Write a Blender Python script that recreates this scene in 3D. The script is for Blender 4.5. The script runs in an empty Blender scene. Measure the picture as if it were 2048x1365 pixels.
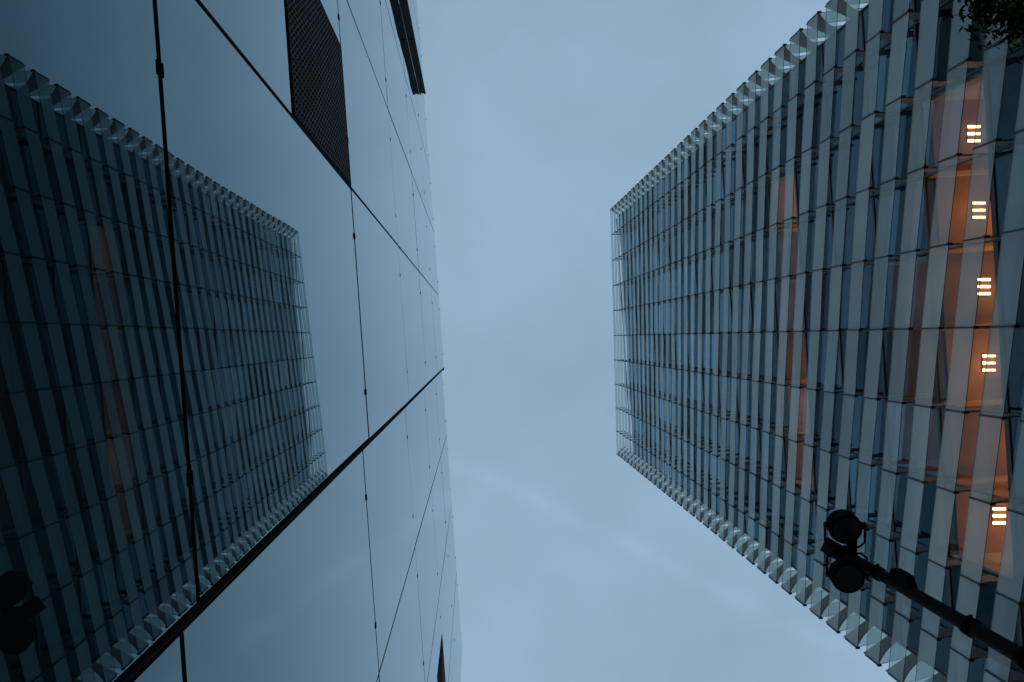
import bpy, math, random
from mathutils import Vector, Matrix
R = math.radians
random.seed(7)
S = bpy.context.scene
COL = S.collection

# ------------------------------------------------------------------ camera
# The camera stands in the street and looks straight up.  X runs to the right of the
# picture, Y to its bottom, Z is up.
F_PX = 1569.0
CAMZ = 1.6
cam_d = bpy.data.cameras.new('camera')
cam_d.sensor_fit = 'HORIZONTAL'; cam_d.sensor_width = 36.0
cam_d.lens = F_PX / 2048 * 36.0
cam_d.shift_x = (1024 - 948) / 2048
cam_d.shift_y = -(682.5 - 678) / 2048
cam_d.clip_start = 0.05; cam_d.clip_end = 5000
cam = bpy.data.objects.new('camera', cam_d); COL.objects.link(cam)
cam.location = (0, 0, CAMZ); cam.rotation_euler = (math.pi, 0, 0)
S.camera = cam

# ------------------------------------------------------------------ sky and sun
SUN_EL, SUN_ROT = R(9), R(0)
W = bpy.data.worlds.new("World"); S.world = W; W.use_nodes = True
nt = W.node_tree; nt.nodes.clear()
def N(t, ty, **kw):
    n = t.nodes.new(ty)
    for k, v in kw.items(): setattr(n, k, v)
    return n
out = N(nt, 'ShaderNodeOutputWorld'); bg = N(nt, 'ShaderNodeBackground')
sky = N(nt, 'ShaderNodeTexSky', sky_type='NISHITA', sun_disc=False)
sky.sun_elevation = SUN_EL; sky.sun_rotation = SUN_ROT; sky.air_density = 1.0; sky.dust_density = 1.5; sky.ozone_density = 1.5
tc = N(nt, 'ShaderNodeTexCoord')
sep = N(nt, 'ShaderNodeSeparateXYZ'); nt.links.new(tc.outputs['Generated'], sep.inputs[0])
def wm(op, a, b=None, clamp=False):
    n = N(nt, 'ShaderNodeMath', operation=op); n.use_clamp = clamp
    for i, v in enumerate((a, b)):
        if v is None: continue
        if isinstance(v, (int, float)): n.inputs[i].default_value = v
        else: nt.links.new(v, n.inputs[i])
    return n.outputs[0]
zc = wm('MAXIMUM', sep.outputs[2], 0.08)
u = wm('DIVIDE', sep.outputs[0], zc); v = wm('DIVIDE', sep.outputs[1], zc)   # position on the cloud deck
comb = N(nt, 'ShaderNodeCombineXYZ'); nt.links.new(u, comb.inputs[0]); nt.links.new(v, comb.inputs[1])
n1 = N(nt, 'ShaderNodeTexNoise'); n1.inputs['Scale'].default_value = 3.4; n1.inputs['Detail'].default_value = 4; n1.inputs['Roughness'].default_value = .45; n1.inputs['Distortion'].default_value = .25
nt.links.new(comb.outputs[0], n1.inputs['Vector'])
n2 = N(nt, 'ShaderNodeTexNoise'); n2.inputs['Scale'].default_value = 16; n2.inputs['Detail'].default_value = 5
nt.links.new(comb.outputs[0], n2.inputs['Vector'])
# faint old vapour trail across the cloud deck
ax, ay, bx_, by_ = -.0306, .154, .511, .409
L_ = math.hypot(bx_-ax, by_-ay); nx, ny = -(by_-ay)/L_, (bx_-ax)/L_
d = wm('ADD', wm('ADD', wm('MULTIPLY', u, nx), wm('MULTIPLY', v, ny)), -(ax*nx+ay*ny))
d = wm('ADD', d, wm('MULTIPLY', wm('SUBTRACT', n1.outputs[0], .5), .045))
g = wm('POWER', 2.718, wm('MULTIPLY', wm('MULTIPLY', d, d), -1/(2*.0085**2)))
streak = wm('MULTIPLY', wm('MULTIPLY', g, .095), wm('SUBTRACT', wm('MULTIPLY', n2.outputs[0], 1.8), .35, True))
br = wm('ADD', wm('MULTIPLY', wm('SUBTRACT', n1.outputs[0], .5), .42), 1.0)
br = wm('ADD', br, wm('MULTIPLY', wm('SUBTRACT', n2.outputs[0], .5), .09))
br = wm('ADD', br, streak)
cl = N(nt, 'ShaderNodeMixRGB', blend_type='MULTIPLY'); cl.inputs[0].default_value = 1
cl.inputs[1].default_value = (2.68, 3.98, 5.32, 1); nt.links.new(br, cl.inputs[2])
mix = N(nt, 'ShaderNodeMixRGB', blend_type='ADD'); mix.inputs[0].default_value = .35
nt.links.new(cl.outputs[0], mix.inputs[1]); nt.links.new(sky.outputs[0], mix.inputs[2])
nt.links.new(mix.outputs[0], bg.inputs[0]); bg.inputs[1].default_value = .1
nt.links.new(bg.outputs[0], out.inputs[0])

sl = bpy.data.lights.new('sun', 'SUN'); sl.energy = .12; sl.angle = R(25); sl.color = (1, .93, .86)
so = bpy.data.objects.new('sun', sl); COL.objects.link(so)
so.rotation_euler = (Vector((0, -math.cos(SUN_EL), -math.sin(SUN_EL)))).to_track_quat('-Z', 'Y').to_euler()

S.view_settings.view_transform = 'Standard'; S.view_settings.look = 'None'
S.view_settings.exposure = 0; S.view_settings.gamma = 1
S.render.engine = 'CYCLES'
S.cycles.max_bounces = 12; S.cycles.transparent_max_bounces = 32; S.cycles.glossy_bounces = 5
S.cycles.diffuse_bounces = 3; S.cycles.use_denoising = True
S.cycles.sample_clamp_indirect = 4

# ------------------------------------------------------------------ materials
def mat(name):
    m = bpy.data.materials.new(name); m.use_nodes = True
    t = m.node_tree; t.nodes.clear()
    return m, t, N(t, 'ShaderNodeOutputMaterial')
def noise_col(t, c1, c2, scale, detail=5, stretch=None, lo=.35, hi=.65):
    tcn = N(t, 'ShaderNodeTexCoord'); src = tcn.outputs['Object']
    if stretch:
        mp = N(t, 'ShaderNodeMapping'); mp.inputs['Scale'].default_value = stretch
        t.links.new(src, mp.inputs[0]); src = mp.outputs[0]
    n = N(t, 'ShaderNodeTexNoise'); n.inputs['Scale'].default_value = scale; n.inputs['Detail'].default_value = detail
    t.links.new(src, n.inputs['Vector'])
    cr = N(t, 'ShaderNodeValToRGB'); cr.color_ramp.elements[0].position = lo; cr.color_ramp.elements[1].position = hi
    cr.color_ramp.elements[0].color = (*c1, 1); cr.color_ramp.elements[1].color = (*c2, 1)
    t.links.new(n.outputs[0], cr.inputs[0])
    return cr.outputs[0], n.outputs[0]
def simple(name, c1, c2, rough=.6, metal=0, scale=3, stretch=None, bump=0, spec=.5):
    m, t, o = mat(name)
    p = N(t, 'ShaderNodeBsdfPrincipled'); c, f = noise_col(t, c1, c2, scale, stretch=stretch)
    t.links.new(c, p.inputs['Base Color']); p.inputs['Roughness'].default_value = rough; p.inputs['Metallic'].default_value = metal
    p.inputs['Specular IOR Level'].default_value = spec
    if bump:
        b = N(t, 'ShaderNodeBump'); b.inputs['Strength'].default_value = bump; b.inputs['Distance'].default_value = .02
        t.links.new(f, b.inputs['Height']); t.links.new(b.outputs[0], p.inputs['Normal'])
    t.links.new(p.outputs[0], o.inputs[0]); return m

M = {}
M['asphalt'] = simple('asphalt', (.035, .035, .037), (.06, .06, .062), .85, scale=30, bump=.3)
M['paving'] = simple('paving', (.14, .14, .135), (.22, .21, .2), .8, scale=8, bump=.2)
M['kerb'] = simple('kerb', (.2, .2, .2), (.28, .27, .26), .8, scale=6)
M['dark_steel'] = simple('dark_steel', (.018, .022, .026), (.04, .045, .05), .45, .3, scale=9)
M['black_steel'] = simple('black_steel', (.004, .004, .005), (.009, .009, .010), .8, 0, scale=12, spec=.04)
M['shutter_metal'] = simple('shutter_metal', (.006, .011, .014), (.014, .02, .024), .7, 0, scale=9, spec=.2)
M['bracket_grey'] = simple('bracket_grey', (.15, .145, .14), (.24, .225, .21), .55, scale=5)
M['seal'] = simple('seal', (.008, .009, .01), (.02, .02, .022), .7, scale=20)
M['core_wall'] = simple('core_wall', (.05, .055, .06), (.1, .1, .105), .8, scale=2)
M['slab'] = simple('slab', (.06, .06, .06), (.1, .1, .1), .8, scale=2)
M['ceiling'] = simple('ceiling', (.34, .17, .07), (.46, .25, .11), .7, scale=1.2)
M['timber_beam'] = simple('timber_beam', (.62, .38, .10), (.78, .5, .16), .5, scale=3, stretch=(8, 1, 8))
M['plaster'] = simple('plaster', (.35, .29, .22), (.46, .38, .3), .8, scale=2)
M['mesh_metal'] = simple('mesh_metal', (.045, .045, .055), (.08, .08, .09), .6, .3, scale=14)
M['bark'] = simple('bark', (.05, .035, .025), (.11, .08, .06), .9, scale=9, stretch=(3, 3, .5), bump=.8)
M['leaf'] = simple('leaf', (.012, .028, .010), (.035, .06, .02), .8, scale=5, spec=.1)
M['lens'] = simple('lens', (.004, .005, .005), (.007, .008, .008), .3, 0, scale=3)
m, t, o = mat('lamp_glow'); e = N(t, 'ShaderNodeEmission'); e.inputs[0].default_value = (1, .60, .32, 1); e.inputs[1].default_value = 9
t.links.new(e.outputs[0], o.inputs[0]); M['glow'] = m

# mirror-like dark glass cladding: reflectance climbs towards grazing, a little later in red
def cladding(name):
    m, t, o = mat(name)
    lw = N(t, 'ShaderNodeLayerWeight'); lw.inputs[0].default_value = .5
    def ch(p, lo, hi):
        a_ = N(t, 'ShaderNodeMath', operation='POWER'); t.links.new(lw.outputs['Facing'], a_.inputs[0]); a_.inputs[1].default_value = p
        b_ = N(t, 'ShaderNodeMath', operation='MULTIPLY_ADD'); t.links.new(a_.outputs[0], b_.inputs[0]); b_.inputs[1].default_value = hi-lo; b_.inputs[2].default_value = lo
        return b_.outputs[0]
    cc_ = N(t, 'ShaderNodeCombineColor')
    for i_, sp in enumerate(((3.8, .004, .91), (3.12, .009, .92), (3.0, .019, .93))): t.links.new(ch(*sp), cc_.inputs[i_])
    tcn = N(t, 'ShaderNodeTexCoord')
    g = N(t, 'ShaderNodeBsdfGlossy'); g.inputs['Roughness'].default_value = 0; t.links.new(cc_.outputs[0], g.inputs[0])
    n = N(t, 'ShaderNodeTexNoise'); n.inputs['Scale'].default_value = .5; n.inputs['Detail'].default_value = 1
    t.links.new(tcn.outputs['Object'], n.inputs['Vector'])
    b = N(t, 'ShaderNodeBump'); b.inputs['Strength'].default_value = .12; b.inputs['Distance'].default_value = .03
    t.links.new(n.outputs[0], b.inputs['Height']); t.links.new(b.outputs[0], g.inputs['Normal'])
    df = N(t, 'ShaderNodeBsdfDiffuse'); c, f = noise_col(t, (.002, .006, .008), (.012, .018, .02), 1.1, 8, (1, 1, .18), .45, .8)
    t.links.new(c, df.inputs[0])
    ad = N(t, 'ShaderNodeAddShader'); t.links.new(g.outputs[0], ad.inputs[0]); t.links.new(df.outputs[0], ad.inputs[1])
    t.links.new(ad.outputs[0], o.inputs[0]); return m
M['cladding'] = cladding('mirror_glass')

def schlick(t, f0, top):
    lw = N(t, 'ShaderNodeLayerWeight'); lw.inputs[0].default_value = .5
    pw = N(t, 'ShaderNodeMath', operation='POWER'); t.links.new(lw.outputs['Facing'], pw.inputs[0]); pw.inputs[1].default_value = 4.5
    ml = N(t, 'ShaderNodeMath', operation='MULTIPLY_ADD'); t.links.new(pw.outputs[0], ml.inputs[0])
    ml.inputs[1].default_value = top-f0; ml.inputs[2].default_value = f0
    return ml.outputs[0]
# fritted louvre glass: partly see-through, partly milky
def fritted(name, fac=.33, tint=(.86, .93, .92), gr=.12):
    m, t, o = mat(name)
    tr = N(t, 'ShaderNodeBsdfTransparent'); tr.inputs[0].default_value = (*tint, 1)
    df = N(t, 'ShaderNodeBsdfDiffuse'); c, f = noise_col(t, (.66, .75, .72), (.80, .86, .82), .5, 4, (1, 1, .1))
    t.links.new(c, df.inputs[0])
    tl = N(t, 'ShaderNodeBsdfTranslucent'); tl.inputs[0].default_value = (.66, .74, .72, 1)
    a = N(t, 'ShaderNodeMixShader'); a.inputs[0].default_value = .4
    t.links.new(df.outputs[0], a.inputs[1]); t.links.new(tl.outputs[0], a.inputs[2])
    b = N(t, 'ShaderNodeMixShader'); b.inputs[0].default_value = fac
    t.links.new(tr.outputs[0], b.inputs[1]); t.links.new(a.outputs[0], b.inputs[2])
    g = N(t, 'ShaderNodeBsdfGlossy'); g.inputs['Roughness'].default_value = .12; g.inputs[0].default_value = (.9, .95, 1, 1)
    c2 = N(t, 'ShaderNodeMixShader'); t.links.new(schlick(t, .02, .42), c2.inputs[0])
    t.links.new(b.outputs[0], c2.inputs[1]); t.links.new(g.outputs[0], c2.inputs[2])
    t.links.new(c2.outputs[0], o.inputs[0]); return m
M['fritted'] = [fritted('fritted_glass', f_) for f_ in (.20, .27, .34)]

def window_glass(name, top=.66, f0=.035, tint=(.80, .82, .82)):
    m, t, o = mat(name)
    tr = N(t, 'ShaderNodeBsdfTransparent'); tr.inputs[0].default_value = (*tint, 1)
    g = N(t, 'ShaderNodeBsdfGlossy'); g.inputs['Roughness'].default_value = .0; g.inputs[0].default_value = (.50, .80, 1, 1)
    c2 = N(t, 'ShaderNodeMixShader'); t.links.new(schlick(t, f0, top), c2.inputs[0])
    t.links.new(tr.outputs[0], c2.inputs[1]); t.links.new(g.outputs[0], c2.inputs[2])
    t.links.new(c2.outputs[0], o.inputs[0]); return m
M['window'] = window_glass('window_glass'); M['window_dull'] = window_glass('window_glass_dull', .28, .02); M['window_bright'] = window_glass('window_glass_bright', .95, .06)

# ------------------------------------------------------------------ helpers
class MB:
    def __init__(s): s.v = []; s.f = []; s.m = []
    def quad(s, a, b, c, d, mi=0):
        i = len(s.v); s.v += [a, b, c, d]; s.f.append((i, i+1, i+2, i+3)); s.m.append(mi)
    def hexa(s, p, mi=(0,)*6):
        """eight points: 0-3 one face, 4-7 the opposite face; mi = materials of face A, B, sides 01 12 23 30"""
        i = len(s.v); s.v += [tuple(q) for q in p]
        for fc, k in zip(((0, 3, 2, 1), (4, 5, 6, 7), (0, 1, 5, 4), (1, 2, 6, 5), (2, 3, 7, 6), (3, 0, 4, 7)), mi):
            s.f.append(tuple(i+q for q in fc)); s.m.append(k)
    def prism(s, poly, off, mi=0, mside=None):
        """extrude a planar polygon (3-D points) by vector off"""
        i = len(s.v); n = len(poly); s.v += [tuple(q) for q in poly] + [tuple(Vector(q)+Vector(off)) for q in poly]
        s.f.append(tuple(i+k for k in range(n))[::-1]); s.m.append(mi)
        s.f.append(tuple(i+n+k for k in range(n))); s.m.append(mi)
        for k in range(n):
            s.f.append((i+k, i+(k+1) % n, i+n+(k+1) % n, i+n+k)); s.m.append(mi if mside is None else mside)
    def box(s, x0, x1, y0, y1, z0, z1, mi=0):
        s.hexa([(x0, y0, z0), (x1, y0, z0), (x1, y1, z0), (x0, y1, z0), (x0, y0, z1), (x1, y0, z1), (x1, y1, z1), (x0, y1, z1)], (mi,)*6)
    def bar(s, a, b, r, n=8, r2=None, mi=0, cap=True):
        a = Vector(a); b = Vector(b); d = (b-a).normalized()
        up = Vector((0, 0, 1)) if abs(d.z) < .9 else Vector((1, 0, 0))
        e1 = d.cross(up).normalized(); e2 = d.cross(e1); r2 = r if r2 is None else r2
        i = len(s.v)
        for c, q in ((a, r), (b, r2)):
            for k in range(n):
                t = 2*math.pi*k/n; s.v.append(tuple(c + e1*q*math.cos(t) + e2*q*math.sin(t)))
        for k in range(n):
            s.f.append((i+k, i+(k+1) % n, i+n+(k+1) % n, i+n+k)); s.m.append(mi)
        if cap:
            s.f.append(tuple(i+k for k in range(n))[::-1]); s.m.append(mi)
            s.f.append(tuple(i+n+k for k in range(n))); s.m.append(mi)
    def lathe(s, c, axis, prof, n=24, mi=0):
        """prof: list of (distance along axis, radius)"""
        c = Vector(c); d = Vector(axis).normalized(); up = Vector((0, 0, 1)) if abs(d.z) < .9 else Vector((1, 0, 0))
        e1 = d.cross(up).normalized(); e2 = d.cross(e1); i = len(s.v)
        for (h, r) in prof:
            for k in range(n):
                t = 2*math.pi*k/n; s.v.append(tuple(c + d*h + e1*r*math.cos(t) + e2*r*math.sin(t)))
        for q in range(len(prof)-1):
            for k in range(n):
                s.f.append((i+q*n+k, i+q*n+(k+1) % n, i+(q+1)*n+(k+1) % n, i+(q+1)*n+k)); s.m.append(mi)
        s.f.append(tuple(i+k for k in range(n))[::-1]); s.m.append(mi)
        s.f.append(tuple(i+(len(prof)-1)*n+k for k in range(n))); s.m.append(mi)
    def build(s, name, mats, parent=None, smooth=False):
        me = bpy.data.meshes.new(name)
        base = Vector((0, 0, 0)); q = parent
        while q is not None: base += q.location; q = q.parent
        me.from_pydata([tuple(Vector(p)-base) for p in s.v], [], s.f)
        for mm in (mats if isinstance(mats, (list, tuple)) else [mats]): me.materials.append(mm)
        me.polygons.foreach_set('material_index', s.m)
        if smooth: me.polygons.foreach_set('use_smooth', [True]*len(s.f))
        me.update()
        ob = bpy.data.objects.new(name, me); COL.objects.link(ob)
        if parent is not None: ob.parent = parent
        return ob
def tag(o, label=None, cat=None, group=None, kind=None):
    if label: o['label'] = label
    if cat: o['category'] = cat
    if group: o['group'] = group
    if kind: o['kind'] = kind
    return o
def thing(name, loc, label, cat, group=None):
    o = bpy.data.objects.new(name, None); COL.objects.link(o); o.location = loc; o.empty_display_size = .3
    return tag(o, label, cat, group)
def copy_tree(o, parent=None):
    c = o.copy(); COL.objects.link(c); c.parent = parent
    for ch in [q for q in bpy.data.objects if q.parent == o]: copy_tree(ch, c)
    return c
def P(x, y, z): return (x, y, z + CAMZ)        # heights below are measured from the camera's eye
def px(p):                                      # where a point falls in the 2048 x 1365 photograph
    z = max(p[2]-CAMZ, .01); return 948 + F_PX*p[0]/z, 678 + F_PX*p[1]/z
def area(pts):
    q = [px(p) for p in pts]
    q = [(min(max(x, 0), 2048), min(max(y, 0), 1365)) for x, y in q]
    return abs(sum(q[i][0]*q[(i+1) % len(q)][1]-q[(i+1) % len(q)][0]*q[i][1] for i in range(len(q))))/2

# ------------------------------------------------------------------ ground
D = 15.0; A_ = .0735*D; MT = .062; ML = .0725
g = MB(); g.quad((-1500, -1500, 0), (1500, -1500, 0), (1500, 1500, 0), (-1500, 1500, 0)); tag(g.build('ground', M['asphalt']), kind='structure')
g = MB(); g.box(-2.2, 7.4, -90, 90, .004, .12); tag(g.build('pavement', M['paving']), kind='structure')
g = MB(); g.box(7.4, 7.6, -90, 90, .004, .125); tag(g.build('kerb', M['kerb']), kind='structure')
g = MB(); g.box(10.6, 30, -90, 90, .004, .12); tag(g.build('pavement', M['paving']), kind='structure')
g = MB(); g.box(10.4, 10.6, -90, 90, .004, .125); tag(g.build('kerb', M['kerb']), kind='structure')

# ------------------------------------------------------------------ louvred glass tower
tower = thing('office_tower', (1.4*D, 0, 0), 'tall office tower wrapped in slanting rows of milky glass louvres, with warm lit rooms inside', 'building')
Yt, Yb = -.895*D, .8495*D
NJ = 10
YJ = [Yt + (Yb-Yt)*j/NJ for j in range(NJ+1)]
Xf = lambda Y: D + MT*Y
Sb = .057*D
PT, PB = .1190*D, .1148*D
def zdot(k, Y):
    a = 5.365*D - PT*k; b = 5.716*D - PB*k
    return a + (b-a)*(Y-Yt)/(Yb-Yt)
NROW = 43
pit = lambda Y: PT + (PB-PT)*(Y-Yt)/(Yb-Yt)
SH = .575; SHS = .70
TH = .024
GAP = .022
sd = Vector((1, -MT, 0)).normalized()          # into the building
fd = Vector((MT, 1, 0)).normalized()           # along the street front

def slat_panel(mb, p0, p1, z0a, z0b, z1a, z1b, nrm):
    """glass pane between plan points p0,p1 (Vectors), with its lower/upper edges; thickness along nrm"""
    a = Vector((p0.x, p0.y, z0a+CAMZ)); b = Vector((p1.x, p1.y, z0b+CAMZ)); c = Vector((p1.x, p1.y, z1b+CAMZ)); d_ = Vector((p0.x, p0.y, z1a+CAMZ))
    o_ = nrm*TH
    q_ = random.choice((0, 2, 3)); mb.hexa([a, b, c, d_, a+o_, b+o_, c+o_, d_+o_], (q_, q_, 1, 1, 1, 1))
    return [a, b, c, d_]
front = []
for k in range(NROW):
    for j in range(NJ):
        y0, y1 = YJ[j]+GAP, YJ[j+1]-GAP
        mb = MB()
        tl_ = random.uniform(-.02, .02)
        pts = slat_panel(mb, Vector((Xf(y0)+tl_, y0, 0)), Vector((Xf(y1)-tl_, y1, 0)), zdot(k, y0), zdot(k, y1),
                         zdot(k, y0)+SH*pit(y0), zdot(k, y1)+SH*pit(y1), sd)
        front.append((area(pts), mb))
# side louvres (the ribbon turns the corner and keeps slanting)
side = []
Cb = Vector((Xf(Yb), Yb, 0)); Ct = Vector((Xf(Yt), Yt, 0))
WS = .17445*D
def zside(k, t, bottom): return (zdot(k, Yb) + .369*t) if bottom else (zdot(k, Yt) - .116*t)
for bottom in (True, False):
    c0 = Cb if bottom else Ct; nrm = -fd if bottom else fd; pp = PB if bottom else PT
    for k in range(NROW):
        for j in range(5):
            t0, t1 = j*WS+GAP, (j+1)*WS-GAP
            mb = MB()
            pts = slat_panel(mb, c0+sd*t0, c0+sd*t1, zside(k, t0, bottom), zside(k, t1, bottom),
                             zside(k, t0, bottom)+SHS*pp, zside(k, t1, bottom)+SHS*pp, nrm)
            side.append((area(pts)*(1 if j == 0 else .0), mb))
def emit(lst, name, mats, parent, cap=100):
    lst.sort(key=lambda q: -q[0])
    for a, mb in lst[:cap]: mb.build(name, mats, parent)
    if len(lst) > cap:
        m2 = MB()
        for a, mb in lst[cap:]:
            i = len(m2.v); m2.v += mb.v; m2.f += [tuple(i+q for q in f) for f in mb.f]; m2.m += mb.m
        o_ = m2.build(name, mats, parent); o_['kind'] = 'stuff'
emit(front + side, 'glass_louvre', [M['fritted'][0], M['seal'], M['fritted'][1], M['fritted'][2]], tower)

# brackets: a clamp bar over each joint plus an arched arm back to the inner wall
def arm(mb, o0, dirv, ln, zb, pp, zb2=None, top=.34, tin=.44, th=.05, lift=.0):
    """vertical plate from plan point o0 along dirv; arched underside"""
    nrm = Vector((-dirv.y, dirv.x, 0)).normalized()*th
    zb2 = zb if zb2 is None else zb2
    poly = []
    n = 8
    for i in range(n+1):
        t = i/n; z = zb + (zb2-zb)*t + pp*.085*math.sin(math.pi*min(1, t*1.0))
        q = o0 + dirv*(ln*t) - nrm*.5; poly.append((q.x, q.y, z+CAMZ))
    q = o0 + dirv*ln - nrm*.5; poly.append((q.x, q.y, zb2 + pp*tin + CAMZ))
    q = o0 - nrm*.5; poly.append((q.x, q.y, zb + pp*top + CAMZ))
    mb.prism(poly, nrm, 0, 0)
arms = []
for k in range(NROW):
    for j in range(NJ+1):
        Y = YJ[j]; pp = pit(Y); zb = zdot(k, Y); o0 = Vector((Xf(Y), Y, 0)); mb = MB()
        if 0 < j < NJ:
            arm(mb, o0 + sd*.03, sd, Sb-.06, zb, pp)
        # clamp bar over the joint
        w = .024
        a = o0 - sd*.03
        for (q0, h0, h1, ww) in ((a, 0, SH*pp, w), ):
            p = [q0 - fd*ww, q0 + fd*ww, q0 + fd*ww + sd*.06, q0 - fd*ww + sd*.06]
            mb.hexa([(q.x, q.y, zb+h0+CAMZ) for q in p] + [(q.x, q.y, zb+h1+CAMZ) for q in p], (1,)*6)
        ww = .042; q0 = o0 - sd*.05
        p = [q0 - fd*ww, q0 + fd*ww, q0 + fd*ww + sd*.16, q0 - fd*ww + sd*.16]
        mb.hexa([(q.x, q.y, zb-.05+CAMZ) for q in p] + [(q.x, q.y, zb+.02+CAMZ) for q in p], (1,)*6)
        if j == NJ:
            tgt = Cb + sd*Sb - fd*Sb; dv = (tgt-o0); ln = dv.length
            arm(mb, o0, dv.normalized(), ln, zb, pp, zb2=zb+.006*D, top=SHS-.02, tin=.36, th=.03)
        if j == 0:
            tgt = Ct + sd*Sb + fd*.05*D; dv = (tgt-o0); ln = dv.length
            arm(mb, o0, dv.normalized(), ln, zb, pp, zb2=zb+.006*D, top=SHS-.02, tin=.36, th=.03)
        arms.append((area([P(o0.x, o0.y, zb), P(o0.x+Sb, o0.y, zb), P(o0.x+Sb, o0.y, zb+.4*pp), P(o0.x, o0.y, zb+.4*pp)]), mb))
emit(arms, 'bracket', [M['bracket_grey'], M['seal']], tower)
sarm = MB()
for bottom in (True, False):
    c0 = Cb if bottom else Ct; iw = -fd if bottom else fd; pp = PB if bottom else PT; off = Sb if bottom else .05*D
    for k in range(NROW):
        for j in range(1, 5):
            o0 = c0 + sd*(j*WS); arm(sarm, o0+iw*.03, iw, off-.06, zside(k, j*WS, bottom), pp)
o_ = sarm.build('side_bracket', [M['bracket_grey'], M['seal']], tower); o_['kind'] = 'stuff'

# inner building
Itp = Ct + sd*Sb + fd*.05*D; Ibp = Cb + sd*Sb - fd*Sb
Xi = lambda Y: Xf(Y) + Sb
DEP = .80*D
ROOF = 5.43*D; FP = .2332*D; C0 = 1.80*D
def plan_box(mb, y0, y1, dx0, dx1, z0, z1, mi=0):
    p = [Vector((Xi(y0), y0, 0)) + sd*dx0, Vector((Xi(y1), y1, 0)) + sd*dx0, Vector((Xi(y1), y1, 0)) + sd*dx1, Vector((Xi(y0), y0, 0)) + sd*dx1]
    mb.hexa([(q.x, q.y, z0+CAMZ) for q in p] + [(q.x, q.y, z1+CAMZ) for q in p], (mi,)*6)
yI0, yI1 = Itp.y, Ibp.y
ceil_z = [C0 + FP*k for k in range(-7, 17)]
YI = [yI0] + YJ[1:-1] + [yI1]
LIT = {0: range(2, 8), 1: (4, 5, 6), 4: (2, 3, 4, 5, 6, 7)}
for zc_ in ceil_z:
    if zc_ > ROOF-.3: continue
    mb = MB(); k = round((zc_-C0)/FP)
    plan_box(mb, yI0+.05, yI1-.05, .06, DEP-.1, zc_, zc_+.28, 0)
    o_ = mb.build('floor_slab', M['slab'], tower)
    if k in LIT:
        for j in LIT[k]:
            m2 = MB(); plan_box(m2, YI[j]+.02, YI[j+1]-.02, .35, 7.5, zc_-.05, zc_-.004, 0); m2.build('ceiling', M['ceiling'], tower)
        m2 = MB()
        for j in list(LIT[k])+[max(LIT[k])+1]:
            yy = YI[j]
            if j == 0: yy += .15
            if j == NJ: yy -= .15
            plan_box(m2, yy-.07, yy+.07, .10, 7.5, zc_-.36, zc_-.06, 0)
        m2.build('ceiling_beam', M['timber_beam'], tower)
        for jj in (min(LIT[k]), max(LIT[k])+1):
            m2 = MB(); yy = YI[jj] + (.35 if jj == 0 else (-.35 if jj == NJ else (.12 if jj == min(LIT[k]) else -.12)))
            plan_box(m2, yy-.04, yy+.04, .12, 7.5, zc_-FP+.29, zc_-.37, 0); m2.build('partition', M['plaster'], tower)
        m2 = MB(); plan_box(m2, YI[min(LIT[k])]+.5, YI[max(LIT[k])+1]-.5, 7.6, 7.8, zc_-FP+.3, zc_-.37, 0); m2.build('room_wall', M['plaster'], tower)
mb = MB(); plan_box(mb, yI0, yI1, -.01, DEP, ROOF, ROOF+.08, 0); mb.build('roof', M['bracket_grey'], tower)
mb = MB(); plan_box(mb, yI0+.3, yI1-.3, 8.2, DEP-.2, -CAMZ, ROOF-.02, 0); mb.build('core_wall', M['core_wall'], tower)
mb = MB()
plan_box(mb, yI0-.02, yI0+.04, .1, DEP, -CAMZ, ROOF-.01, 0); plan_box(mb, yI1-.04, yI1+.02, .1, DEP, -CAMZ, ROOF-.01, 0)
plan_box(mb, yI0+.04, yI1-.04, DEP-.08, DEP, -CAMZ, ROOF-.01, 0)
mb.build('side_wall', M['dark_steel'], tower)
panes = []; mull = MB()
for zc_ in ceil_z:
    z0, z1 = zc_-FP+.06, min(zc_-.06, ROOF-.02)
    if z0 > ROOF-.5: continue
    for j in range(NJ):
        m2 = MB(); y0, y1 = YI[j]+.03, YI[j+1]-.03
        tw = random.uniform(-.006, .006)
        plan_box(m2, y0, y1, 0, .02, z0, z1, random.choice((0, 0, 1, 2)))
        panes.append((area([P(Xi(y0), y0, z0), P(Xi(y1), y1, z0), P(Xi(y1), y1, z1), P(Xi(y0), y0, z1)]), m2))
    plan_box(mull, yI0, yI1, -.03, .04, zc_-.06, zc_+.06)
emit(panes, 'window', [M['window'], M['window_dull'], M['window_bright']], tower)
mull.build('transom', M['dark_steel'], tower)
for j in range(NJ+1):
    m2 = MB(); plan_box(m2, YI[j]-.03, YI[j]+.03, -.06, .03, -CAMZ, ROOF-.01); m2.build('mullion', M['dark_steel'], tower)

# ceiling lights: three short tubes side by side in every bay of the lit floor
def ceiling_light(loc, label, group):
    t_ = thing('ceiling_light', loc, label, 'ceiling light', group)
    c = Vector(loc)
    mb = MB(); mb.box(c.x-.20, c.x+.20, c.y-.30, c.y+.30, c.z+.035, c.z+.10); mb.build('housing', M['ceiling'], t_)
    for q in (-1, 0, 1):
        mb = MB(); mb.box(c.x-.215, c.x+.215, c.y+q*.243-.042, c.y+q*.243+.042, c.z, c.z+.033); mb.build('tube', M['glow'], t_)
    return t_
def bulb(par, dz, e, dx=0.0):
    l = bpy.data.lights.new('lamp_light', 'POINT'); l.energy = e; l.color = (1, .52, .26); l.shadow_soft_size = .5
    o = bpy.data.objects.new('lamp_light', l); COL.objects.link(o); o.parent = par; o.location = (dx, 0, dz)
cl0 = None
GRP = 'triple tube lights in a row on the lit office ceiling'
names = ['topmost', 'second from the top', 'third from the top', 'middle', 'fourth from the bottom', 'third from the bottom', 'second from the bottom', 'bottom']
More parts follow.
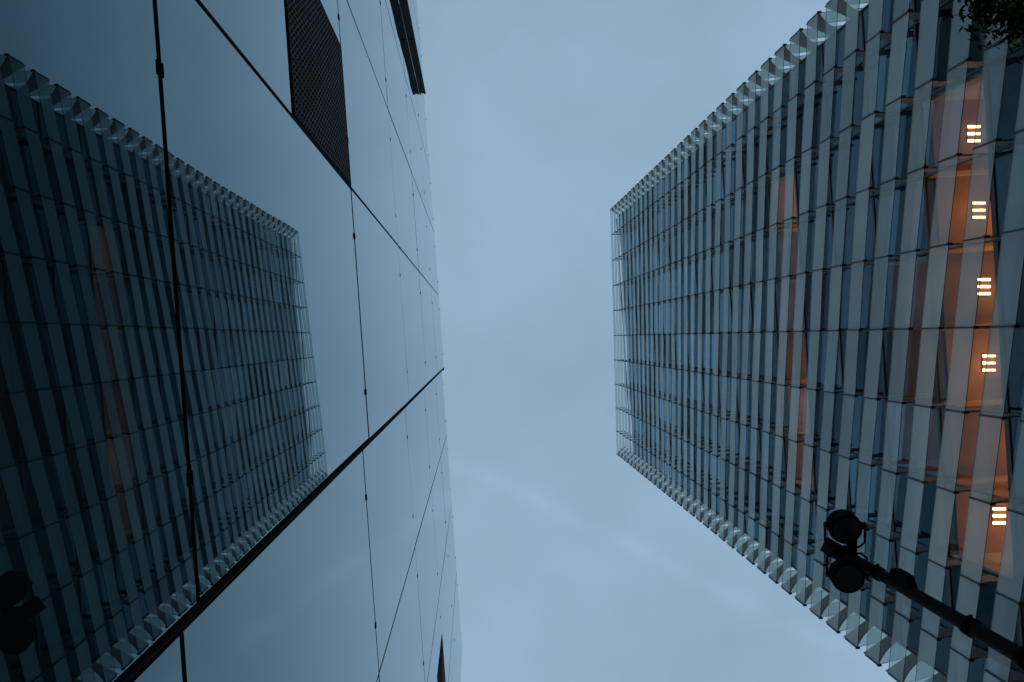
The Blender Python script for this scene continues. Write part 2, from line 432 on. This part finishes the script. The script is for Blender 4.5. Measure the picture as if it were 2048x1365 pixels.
rowY = [-7.02 + 2.617*i for i in range(-1, 7)]
for i, y in enumerate(rowY):
    if i == 5: continue                                     # this fitting is switched off / missing in the row
    loc = P(17.58 + .066*y, y, C0-.16)
    lab = {0: 'triple tube office light behind the tree branch end of the lit ceiling row',
           1: 'topmost clearly seen triple tube light behind the glass louvres',
           2: 'triple tube ceiling light second down the lit row',
           3: 'triple tube ceiling light third down the lit row, halfway up the picture',
           4: 'triple tube ceiling light fourth down the lit row, above the wide gap',
           6: 'triple tube ceiling light alone below the gap, beside the street lamp head',
           7: 'triple tube ceiling light nearest the dark street lamp pole, lowest of its row'}[i]
    if i in (0, 7): continue
    if cl0 is None: cl0 = ceiling_light(loc, lab, GRP); c = cl0
    else: c = copy_tree(cl0); c.location = loc; c['label'] = lab
for i, y in enumerate(rowY):
    pass
ROOML = []
def room_light(y, zc_, e, dx=2.6, dz=-1.4):
    e *= random.uniform(.6, 1.5); dx += random.uniform(-.9, .9)
    l = bpy.data.lights.new('room_light', 'POINT'); l.energy = e; l.color = (1, .47, .17); l.shadow_soft_size = .4
    o = bpy.data.objects.new('room_light', l); COL.objects.link(o); o.location = P(Xi(y)+dx, y, zc_+dz)
for j in LIT[0]: room_light((YI[j]+YI[j+1])/2, C0, 54)
for j in LIT[1]: room_light((YI[j]+YI[j+1])/2, C0+FP, 10)
for j in LIT[4]: room_light((YI[j]+YI[j+1])/2, C0+4*FP, 34)

# ------------------------------------------------------------------ mirrored building on the left
a = A_
lb = thing('mirror_clad_building', (-3, 0, 0), 'low block close on the left, clad in dark mirror glass panels reflecting the tower', 'building')
ld = Vector((ML, 1, 0)).normalized(); ln_ = Vector((1, -ML, 0)).normalized()   # along wall, out of wall
zr = [-CAMZ/a + .3, 2.66, 7.0, 11.3, 15.6, 20.0, 24.4]
colsA = [-15.2, -13.2, -11.2, -9.23, -7.25, -5.27, -3.30, -1.345, .905]
colsB = [.985, 2.987, 5.106, 7.24, 9.6]
def wallX(y, off=0): return -a*(1+off) + ML*y
def wp(y, z, out=0.0, off=0): # point on wall (y,z in metres)
    b = Vector((wallX(y, off), y, z+CAMZ)); return b + ln_*out
def wbox(mb, y0, y1, z0, z1, o0, o1, off=0, mi=0, mis=None):
    A = [wp(y0, z0, o1, off), wp(y1, z0, o1, off), wp(y1, z1, o1, off), wp(y0, z1, o1, off)]
    B = [wp(y0, z0, o0, off), wp(y1, z0, o0, off), wp(y1, z1, o0, off), wp(y0, z1, o0, off)]
    mis = mi if mis is None else mis
    mb.hexa(A+B, (mi, mi, mis, mis, mis, mis)); return A
gp = []
for cols, off in ((colsA, 0), (colsB, .065)):
    for i in range(len(cols)-1):
        for r in range(len(zr)-1):
            mb = MB(); y0, y1 = cols[i]*a+.017, cols[i+1]*a-.017; z0, z1 = zr[r]*a+.024, zr[r+1]*a-.024
            # each pane is set with a hair of tilt, as glaziers leave it
            t1 = random.uniform(-.003, .003); t2 = random.uniform(-.003, .003)
            A = [wp(y0, z0, 0, off), wp(y1, z0, t1, off), wp(y1, z1, t1+t2, off), wp(y0, z1, t2, off)]
            B = [q - ln_*.02 for q in A]
            mb.hexa(A+B, (0, 0, 1, 1, 1, 1)); gp.append(mb)
for mb in gp: mb.build('glass_panel', [M['cladding'], M['seal']], lb)
mb = MB()
for (y0, y1, off) in ((colsA[0]*a, colsA[-1]*a-.03, 0), (colsA[-1]*a-.03, colsB[-1]*a, .075)):
    wbox(mb, y0, y1, -CAMZ, 24.4*a-.02, -.12-(.0 if off else 0), -.065, off)
mb.build('backing_wall', M['seal'], lb)
mb = MB()
p = [wp(colsA[0]*a, 0, -.2), wp(colsB[-1]*a, 0, -.25), wp(colsB[-1]*a, 0, -12), wp(colsA[0]*a, 0, -12)]
mb.hexa([(q.x, q.y, 0) for q in p]+[(q.x, q.y, 24.4*a-.05+CAMZ) for q in p]); mb.build('wall', M['core_wall'], lb)
mb = MB(); wbox(mb, colsA[-1]*a-.008, colsA[-1]*a+.012, -CAMZ, 24.4*a, -.16, .018); mb.build('corner_trim', M['black_steel'], lb)
# steel clips astride the horizontal joints
clips = []
for cols, off in ((colsA, 0), (colsB, .065)):
    for r in range(1, len(zr)):
        for i in range(len(cols)):
            for sgn in (-1, 1):
                if (i == 0 and sgn < 0) or (i == len(cols)-1 and sgn > 0): continue
                y = (cols[i] + sgn*.43)*a; z = zr[r]*a
                mb = MB()
                wbox(mb, y-.027, y+.027, z+.018, z+.025, -.01, .007, off)
                wbox(mb, y-.027, y+.027, z-.025, z-.018, -.01, .007, off)
                wbox(mb, y-.027, y-.021, z-.020, z+.020, -.01, .006, off)
                wbox(mb, y+.021, y+.027, z-.020, z+.020, -.01, .006, off)
                clips.append((area([wp(y-.03, z-.03, 0, off), wp(y+.03, z-.03, 0, off), wp(y+.03, z+.03, 0, off), wp(y-.03, z+.03, 0, off)]), mb))
emit(clips, 'clip', [M['black_steel']], lb)
# joint gaskets: dark strips deep in the joints
mb = MB()
for cols, off in ((colsA, 0), (colsB, .065)):
    for r in range(1, len(zr)-1): wbox(mb, cols[0]*a+.01, cols[-1]*a-.01, zr[r]*a-.021, zr[r]*a+.021, -.06, -.024, off)
mb.build('joint_gasket', M['seal'], lb)

def mesh_screen(y0, y1, z0, z1, off, out=.009):
    """framed expanded-metal screen standing proud of the glass"""
    fr = MB(); w = .012
    wbox(fr, y0, y1, z0, z0+w, .0, out, off); wbox(fr, y0, y1, z1-w, z1, .0, out, off)
    wbox(fr, y0, y0+w, z0+w, z1-w, .0, out, off); wbox(fr, y1-w, y1, z0+w, z1-w, .0, out, off)
    f_ = fr.build('mesh_screen', [M['black_steel']], lb)
    bk = MB(); wbox(bk, y0+w, y1-w, z0+w, z1-w, .0005, .003, off); bk.build('backing_sheet', [M['black_steel']], f_)
    # strands of the expanded mesh, two families of diagonals clipped to the frame
    st = MB(); cy = .044*a
    Y0, Y1, Z0, Z1 = y0+w, y1-w, z0+w, z1-w
    for fam, sl_ in ((1, -40), (-1, -1.6)):
        cz = abs(sl_)*cy
        n0 = -int(((Z1-Z0)+(Y1-Y0)*abs(sl_))/cz)-3
        for q in range(n0, -n0):
            # z = Z0 + sl*(y-Y0) + q*cz
            ts = []
            for yy in (Y0, Y1):
                z = Z0 + sl_*(yy-Y0) + q*cz
                if Z0 <= z <= Z1: ts.append((yy, z))
            for zz in (Z0, Z1):
                yy = Y0 + (zz-Z0-q*cz)/sl_
                if Y0 < yy < Y1: ts.append((yy, zz))
            if len(ts) < 2: continue
            (ya, za), (yb, zb_) = ts[0], ts[1]
            if abs(ya-yb)+abs(za-zb_) < .02: continue
            dn = Vector((yb-ya, zb_-za)).normalized(); nn = Vector((-dn.y, dn.x))*.0031
            o0, o1 = (.0035, .0065) if fam > 0 else (.0050, .0080)
            A = [wp(ya-nn.x, za-nn.y, o1, off), wp(yb-nn.x, zb_-nn.y, o1, off), wp(yb+nn.x, zb_+nn.y, o1-.001, off), wp(ya+nn.x, za+nn.y, o1-.001, off)]
            B = [v_ - ln_*(o1-o0) for v_ in A]
            st.hexa(A+B)
    st.build('metal_mesh', [M['mesh_metal']], f_)
    return f_
mesh_screen(-2.60*a, -1.345*a-.012, 4.78*a, 6.98*a, 0)
mesh_screen(5.876*a, 7.24*a-.012, 13.67*a, 15.6*a, .065)
# opened dark shutter standing out of the wall, high up
fin = MB(); y1 = -6.63*a; zt = 21.3*a
wbox(fin, y1-.05, y1, 13.3*a, zt, .005, .055); wbox(fin, y1-.05, y1, 13.3*a, zt, .135, .19); wbox(fin, y1-.045, y1-.02, 13.3*a, zt-.02, .055, .135)
wbox(fin, y1-.05, y1+.004, 17.4*a, 17.4*a+.04, .05, .14)
fin.build('open_shutter', M['shutter_metal'], lb)
mb = MB(); wbox(mb, colsA[0]*a, colsB[0]*a, 24.4*a+.0, 24.4*a+.03, -.15, -.002); wbox(mb, colsB[0]*a, colsB[-1]*a, 24.4*a+.0, 24.4*a+.03, -.15, -.002, .065)
mb.build('roof_edge', M['dark_steel'], lb)

# ------------------------------------------------------------------ street lamp with two floodlights
lx, ly = 6.60, 3.83
lamp = thing('street_lamp', (lx, ly, .12), 'black street lamp pole carrying two round floodlights, in front of the louvred tower', 'street lamp')
ztop = 14.2 + CAMZ
mb = MB(); mb.bar((lx, ly, .12), (lx, ly, ztop), .135, 24, .088); mb.build('pole', M['black_steel'], lamp, True)
mb = MB(); mb.box(lx-.28, lx+.28, ly-.28, ly+.28, .12, .15)
for sx in (-.2, .2):
    for sy in (-.2, .2): mb.bar((lx+sx, ly+sy, .15), (lx+sx, ly+sy, .2), .025, 6)
mb.build('base_plate', M['black_steel'], lamp)
for (z0, z1, r) in ((12.75, 12.9, .118), (10.35, 10.5, .128), (9.3, 9.45, .132)):
    mb = MB(); mb.bar((lx, ly, z0+CAMZ), (lx, ly, z1+CAMZ), r, 24)
    mb.bar((lx, ly-r-.03, (z0+z1)/2+CAMZ), (lx, ly-r+.02, (z0+z1)/2+CAMZ), .03, 6); mb.build('collar', M['black_steel'], lamp, True)
mb = MB()
mb.hexa([(lx-.07, ly-.235, 11.9+CAMZ), (lx+.07, ly-.235, 11.9+CAMZ), (lx+.07, ly-.08, 11.78+CAMZ), (lx-.07, ly-.08, 11.78+CAMZ),
         (lx-.07, ly-.235, 12.3+CAMZ), (lx+.07, ly-.235, 12.3+CAMZ), (lx+.07, ly-.08, 12.36+CAMZ), (lx-.07, ly-.08, 12.36+CAMZ)])
mb.hexa([(lx-.055, ly-.25, 11.97+CAMZ), (lx+.055, ly-.25, 11.97+CAMZ), (lx+.055, ly-.236, 11.95+CAMZ), (lx-.055, ly-.236, 11.95+CAMZ),
         (lx-.055, ly-.25, 12.24+CAMZ), (lx+.055, ly-.25, 12.24+CAMZ), (lx+.055, ly-.236, 12.26+CAMZ), (lx-.055, ly-.236, 12.26+CAMZ)])
mb.build('control_box', M['black_steel'], lamp)
mb = MB(); c_, s__ = math.cos(.5), math.sin(.5)
pp_ = [(lx-.02+u_*c_-v_*s__, ly+.02+u_*s__+v_*c_) for u_, v_ in ((-.19, -.14), (.19, -.14), (.19, .14), (-.19, .14))]
mb.hexa([(x, y, 13.95+CAMZ) for x, y in pp_]+[(x, y, 14.4+CAMZ) for x, y in pp_])
mb.box(lx-.07, lx+.07, ly-.42, ly+.32, 13.65+CAMZ, 13.77+CAMZ)
mb.build('head_block', M['black_steel'], lamp)
def flood(c, axis, ysg, K=1.5):
    c = Vector(c)
    f = MB(); f.lathe(c, axis, [(h*K, r*K) for h, r in [(.012, .150), (0, .165), (.0, .178), (.03, .183), (.05, .180), (.055, .168), (.10, .168), (.105, .174), (.115, .174), (.12, .168), (.16, .165), (.165, .170), (.175, .168), (.18, .155), (.24, .13), (.27, .07), (.30, .06), (.34, .045)]], 40)
    fo = f.build('floodlight', M['black_steel'], lamp, False)
    l = MB(); l.lathe(c + Vector(axis).normalized()*.004, axis, [(0, .148*K), (.006, .148*K)], 36); l.build('lens', M['lens'], fo)
    y = MB(); ax = Vector(axis).normalized()
    e = ax.cross(Vector((0, 1, 0))).normalized()
    if e.x < 0: e = -e
    hub = c + ax*.11*K
    p1 = hub + e*.185*K; p2 = hub - e*.185*K; back = Vector((0, -ysg*.27*K, 0))
    q1 = p1 + e*.055*K; q2 = p2 - e*.015*K
    r1 = q1 + back*.72; r2 = q2 + back*.72; s1 = r1 - e*.06*K + back*.2; s2 = r2 + e*.06*K + back*.2
    for aa, bb in ((p1, q1), (q1, r1), (r1, s1), (s1, s2), (s2, r2), (r2, q2), (q2, p2)): y.bar(aa, bb, .012*K, 8)
    y.bar(p1 - e*.03, q1 + e*.015, .045*K, 12); y.bar(p2 + e*.03, q2 - e*.01, .035*K, 12)
    y.build('yoke', M['black_steel'], fo)
flood((6.36, 3.26, 13.4+CAMZ), (.10, -.25, 1), -1)
flood((6.40, 4.09, 13.4+CAMZ), (.10, -.08, 1), 1)

# ------------------------------------------------------------------ tree
tx, ty = 6.5, -4.9
tree = thing('tree', (tx, ty, .12), 'dark leafy street tree whose branch tips hang into the upper right corner', 'tree')
rng = random.Random(11)
def limb(mb, p0, p1, r0, r1, n=5, wob=.12):
    pts = [Vector(p0).lerp(Vector(p1), i/n) + (Vector((rng.uniform(-1, 1), rng.uniform(-1, 1), rng.uniform(-1, 1)))*wob if 0 < i < n else Vector()) for i in range(n+1)]
    for i in range(n): mb.bar(pts[i], pts[i+1], r0+(r1-r0)*i/n, 9, r0+(r1-r0)*(i+1)/n)
    return pts
tr = MB(); limb(tr, (tx, ty, .1), (tx-.1, ty+.1, 4.2), .17, .12, 6, .04)
cc = Vector((5.69, -4.10, 7.8)); rad = Vector((1.75, 1.75, 2.0))
tips = []
for i in range(90):
    th = rng.uniform(0, 2*math.pi); ph = math.acos(rng.uniform(-.9, .95)); rr = rng.uniform(.6, 1.0)
    tip = cc + Vector((math.sin(ph)*math.cos(th)*rad.x, math.sin(ph)*math.sin(th)*rad.y, math.cos(ph)*rad.z))*rr
    base = Vector((tx-.1, ty+.1, 4.1)).lerp(cc, rng.uniform(0, .55))
    pts = limb(tr, base, tip, .055, .010, 5, .10); tips += pts[2:]
limb(tr, (tx-.1, ty+.1, 4.1), cc + Vector((0, 0, .8)), .12, .04, 5, .08)
tr.build('trunk', M['bark'], tree, True)
lf = MB()
for q in range(120000):
    cen = rng.choice(tips) + Vector((rng.gauss(0, .12), rng.gauss(0, .12), rng.gauss(0, .15)))
    s_ = rng.uniform(.028, .05); d1 = Vector((rng.uniform(-1, 1), rng.uniform(-1, 1), rng.uniform(-.7, .5))).normalized()
    d2 = d1.cross(Vector((rng.uniform(-1, 1), rng.uniform(-1, 1), rng.uniform(.2, 1)))).normalized(); nn = d1.cross(d2)*.18*s_
    i = len(lf.v)
    lf.v += [tuple(cen-d1*s_), tuple(cen+d2*s_*.42+nn), tuple(cen+d1*s_), tuple(cen-d2*s_*.42+nn)]
    lf.f.append((i, i+1, i+2)); lf.m.append(0); lf.f.append((i, i+2, i+3)); lf.m.append(0)
lf.build('crown', M['leaf'], tree)
